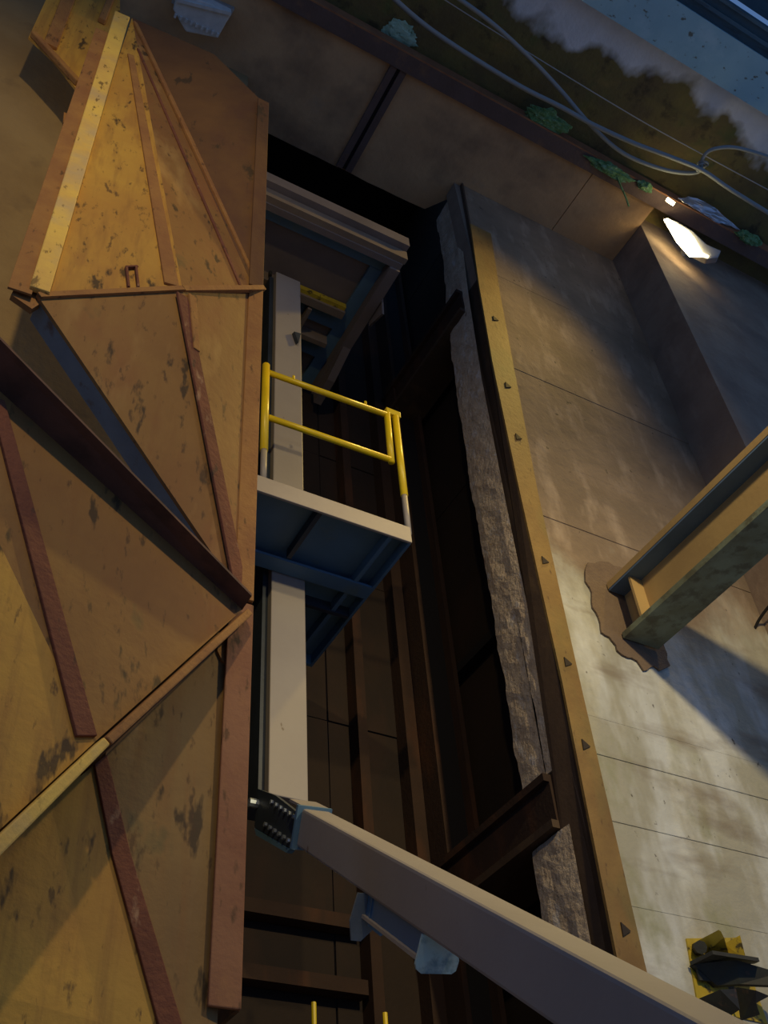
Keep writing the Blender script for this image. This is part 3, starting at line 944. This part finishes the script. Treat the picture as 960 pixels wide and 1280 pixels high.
# left edge flange of the upper bay: face bar with lamplight painted in, darker return
strip('edge_flange', pl1, (152, 22), (48, 368), 0.115, 0.03, M['flange_lit'], 0.085)
strip('edge_return', pl1, (128, 40), (24, 366), 0.10, 0.012, M['rib_ochre'], 0.10)
strip('rib', pl1, (163, 70), (214, 358), 0.045, 0.014, M['rib_ochre'], 0.075)
strip('rib', pl1b, (168, 30), (322, 358), 0.035, 0.022, M['rib_ochre'], 0.05)
strip('rib', pl1b, (172, 62), (300, 358), 0.02, 0.01, M['rib_red'], 0.02)
MB().bar(gB, gM, .03, .03).build('seam_flange', M['rib_ochre'], gate)
MB().bar(gM, gC2, .03, .03).build('seam_flange', M['rib_ochre'], gate)
strip('rib', pl3b, (226, 370), (298, 735), 0.07, 0.014, M['rib_red'], 0.075)
strip('rib', pl3b, (238, 372), (243, 440), 0.05, 0.02, M['rib_ochre'], 0.04)
# lug on the bottom of the bright facet
strip('lug', pl1, (157, 336), (160, 362), 0.012, 0.02, M['rib_red'])
strip('lug', pl1, (169, 336), (172, 362), 0.012, 0.02, M['rib_red'])
strip('lug', pl1, (156, 337), (171, 336), 0.012, 0.02, M['rib_red'])
# right vertical edge strip of the gate
sx = gp(328, 362, 2.97).x
for (za, zb_, mt) in ((gp(330, 128, 2.97).z, gp(328, 364, 2.97).z, M['skin_shaded']), (gp(328, 366, 2.97).z, gp(308, 752, 2.97).z, M['rib_ochre']),
                      (gp(308, 757, 2.97).z, gp(305, 1265, 2.97).z, M['strip_pink'])):
    zlo, zhi = min(za, zb_), max(za, zb_)
    w = .085 if mt is not M['strip_pink'] else 0.105
    MB().box(sx - w, sx, 2.955, 2.97, zlo, zhi).build('edge_strip', mt, gate, bev=.004)
    MB().box(sx - .015, sx + .0, 2.97, 3.12, zlo, zhi).build('edge_return', M['skin_shaded'], gate)
# free edge of the upper bay: return flange, faces down to the left; blue daylight put into its colour
MB().prism([gB, gD, gD + V((0, .13, .0)), gB + V((0, .13, 0))], V((.008, 0, .012))).build('return_flange', M['flange_blue'], gate)
# left end of upper bay
MB().prism([gp(22, 352, 2.80), gp(14, 368, 2.80), gp(40, 386, 2.80), gp(62, 372, 2.80), gp(42, 330, 2.80)], (0, .03, 0)).build('corner_plate', M['rib_ochre'], gate)
MB().prism([gp(80, 140, 3.2), gp(79, 153, 3.2), gp(90, 156, 3.2), gp(88, 144, 3.2)], (0, .02, 0)).build('lug', M['rib_ochre'], gate)
# piece of the next bay seen behind the top
nb = [gp(62, -10, 3.6), gp(36, 46, 3.6), gp(68, 76, 3.6), gp(96, 112, 3.6), gp(150, 30, 3.6), gp(150, -30, 3.6)]
facet('skin_panel', nb, M['skin_lit'])  # brightened by its colour where the lamps do not reach
pl9 = plane(*nb[:3])
strip('rib', pl9, (88, -8), (62, 60), 0.10, 0.03, M['rib_ochre'])
strip('edge_flange', pl9, (40, 46), (97, 108), 0.05, 0.05, M['rib_ochre'])
strip('rib', pl9, (140, -5), (126, 30), 0.06, 0.05, M['rib_ochre'])

# middle bay
gE = gp(-160, 345, 2.45)     # lower edge of the folded top, off the frame to the left
gE0 = gp(0, 492, 2.58)
gF = gp(118, 928, 2.70)
gG = gp(-190, 1212, 2.52)
gD2 = gp(303, 762, 2.94)
ribtop = gp(-30, 470, 2.58)
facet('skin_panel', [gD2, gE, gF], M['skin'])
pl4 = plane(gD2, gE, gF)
facet('skin_panel', [gE, gG, gF], M['skin_lit'])
pl5 = plane(gE, gG, gF)
strip('rib', pl4, (-6, 500), (106, 922), 0.06, 0.014, M['rib_red'], 0.075)
# folded top flange, projects towards the viewer
MB().prism([gD2, gE, gE + V((.01, -.20, .03)), gD2 + V((0, -.09, .0))], V((0, 0, .012))).build('top_flange', M['flange_dark'], gate)
# ridge below: front bar and the ledge under it
for a, b, pl in (((300, 768), (120, 930), pl4), ((118, 930), (-190, 1218), pl5)):
    A = onP(a[0], a[1], *pl)
    B = onP(b[0], b[1], *pl)
    d = (B - A).normalized()
    up = pl[1]
    sdir = d.cross(up)
    if sdir.z > 0: sdir = -sdir
    MB().prism([A, B, B + sdir * (.03 if a[0] == 300 else .05), A + sdir * .03], up * .05).build('ridge_bar', M['rib_ochre'] if a[0] == 300 else M['flange_lit'], gate, bev=.006)
    MB().prism([A + sdir * .03, B + sdir * .045, B + sdir * .03 + V((0, .28, .06)), A + sdir * .03 + V((0, .10 if a[0] == 300 else .28, .02 if a[0] == 300 else .06))], V((0, 0, .012))).build('ledge', M['skin_shaded'], gate)

# lower bay, set back under the ridge
hF = gp(117, 922, 2.95)
hD = gp(292, 762, 3.0)
hR = gp(272, 1275, 2.99)
hR = V((hR.x, 2.99, gp(218, 1300, 2.96).z))
hq = gp(218, 1300, 2.96)
hFb = hq
hG = gp(-190, 1190, 2.82)
hGb = V((hG.x - .3, 2.86, 1.2))
MB().box(hG.x - .3, hR.x, 2.995, 3.015, 0, hq.z - .002).build('lower_panel', M['skin_olive'], gate)
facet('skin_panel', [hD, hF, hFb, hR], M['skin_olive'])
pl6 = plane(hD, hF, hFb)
facet('skin_panel', [hF, hG, hGb, hFb], M['skin_lit'])
pl7 = plane(hF, hG, hFb)
strip('rib', pl6, (123, 946), (150, 1070), 0.05, 0.014, M['rib_red'], 0.06)
strip('rib', pl6, (149, 1066), (216, 1300), 0.06, 0.014, M['rib_red'], 0.07)
# scalloped patch plate near the right strip
pts = [onP(x, y, *pl6) for x, y in [(292, 772), (280, 790), (272, 800), (270, 815), (276, 828), (288, 836), (291, 836)]]
MB().prism(pts, pl6[1] * .012).build('patch_plate', M['rib_ochre'], gate)

# ================================================================ work lamp off to the right that lights the wall
t = thing('work_lamp', WORK_LAMP + V((.1, -.1, -.4)), 'work lamp on a bracket above the steel joist', 'lamp')
wl = WORK_LAMP
MB().box(wl.x - .16, wl.x + .16, wl.y - .26, wl.y - .16, wl.z - .12, wl.z + .12).build('housing', M['lamp_grey'], t)
MB().bar(wl + V((0, -.2, -.12)), V((4.55, wl.y - .2, 6.39)), .04, .04).build('arm', M['lamp_grey'], t)

t = thing('side_lamp', SIDE_LAMP + V((0, -.3, -7.5)), 'work lamp on a tall stand behind the viewer on the left', 'lamp')
sl = SIDE_LAMP
MB().box(sl.x - .16, sl.x + .16, sl.y - .28, sl.y - .18, sl.z - .12, sl.z + .12).build('housing', M['lamp_grey'], t)
MB().tube([(sl.x, sl.y - .3, 0.02), (sl.x, sl.y - .3, sl.z - .10)], .03, 8).build('pole', M['lamp_grey'], t)
MB().box(sl.x - .3, sl.x + .3, sl.y - .6, sl.y, 0.0, 0.03).build('foot', M['lamp_grey'], t)
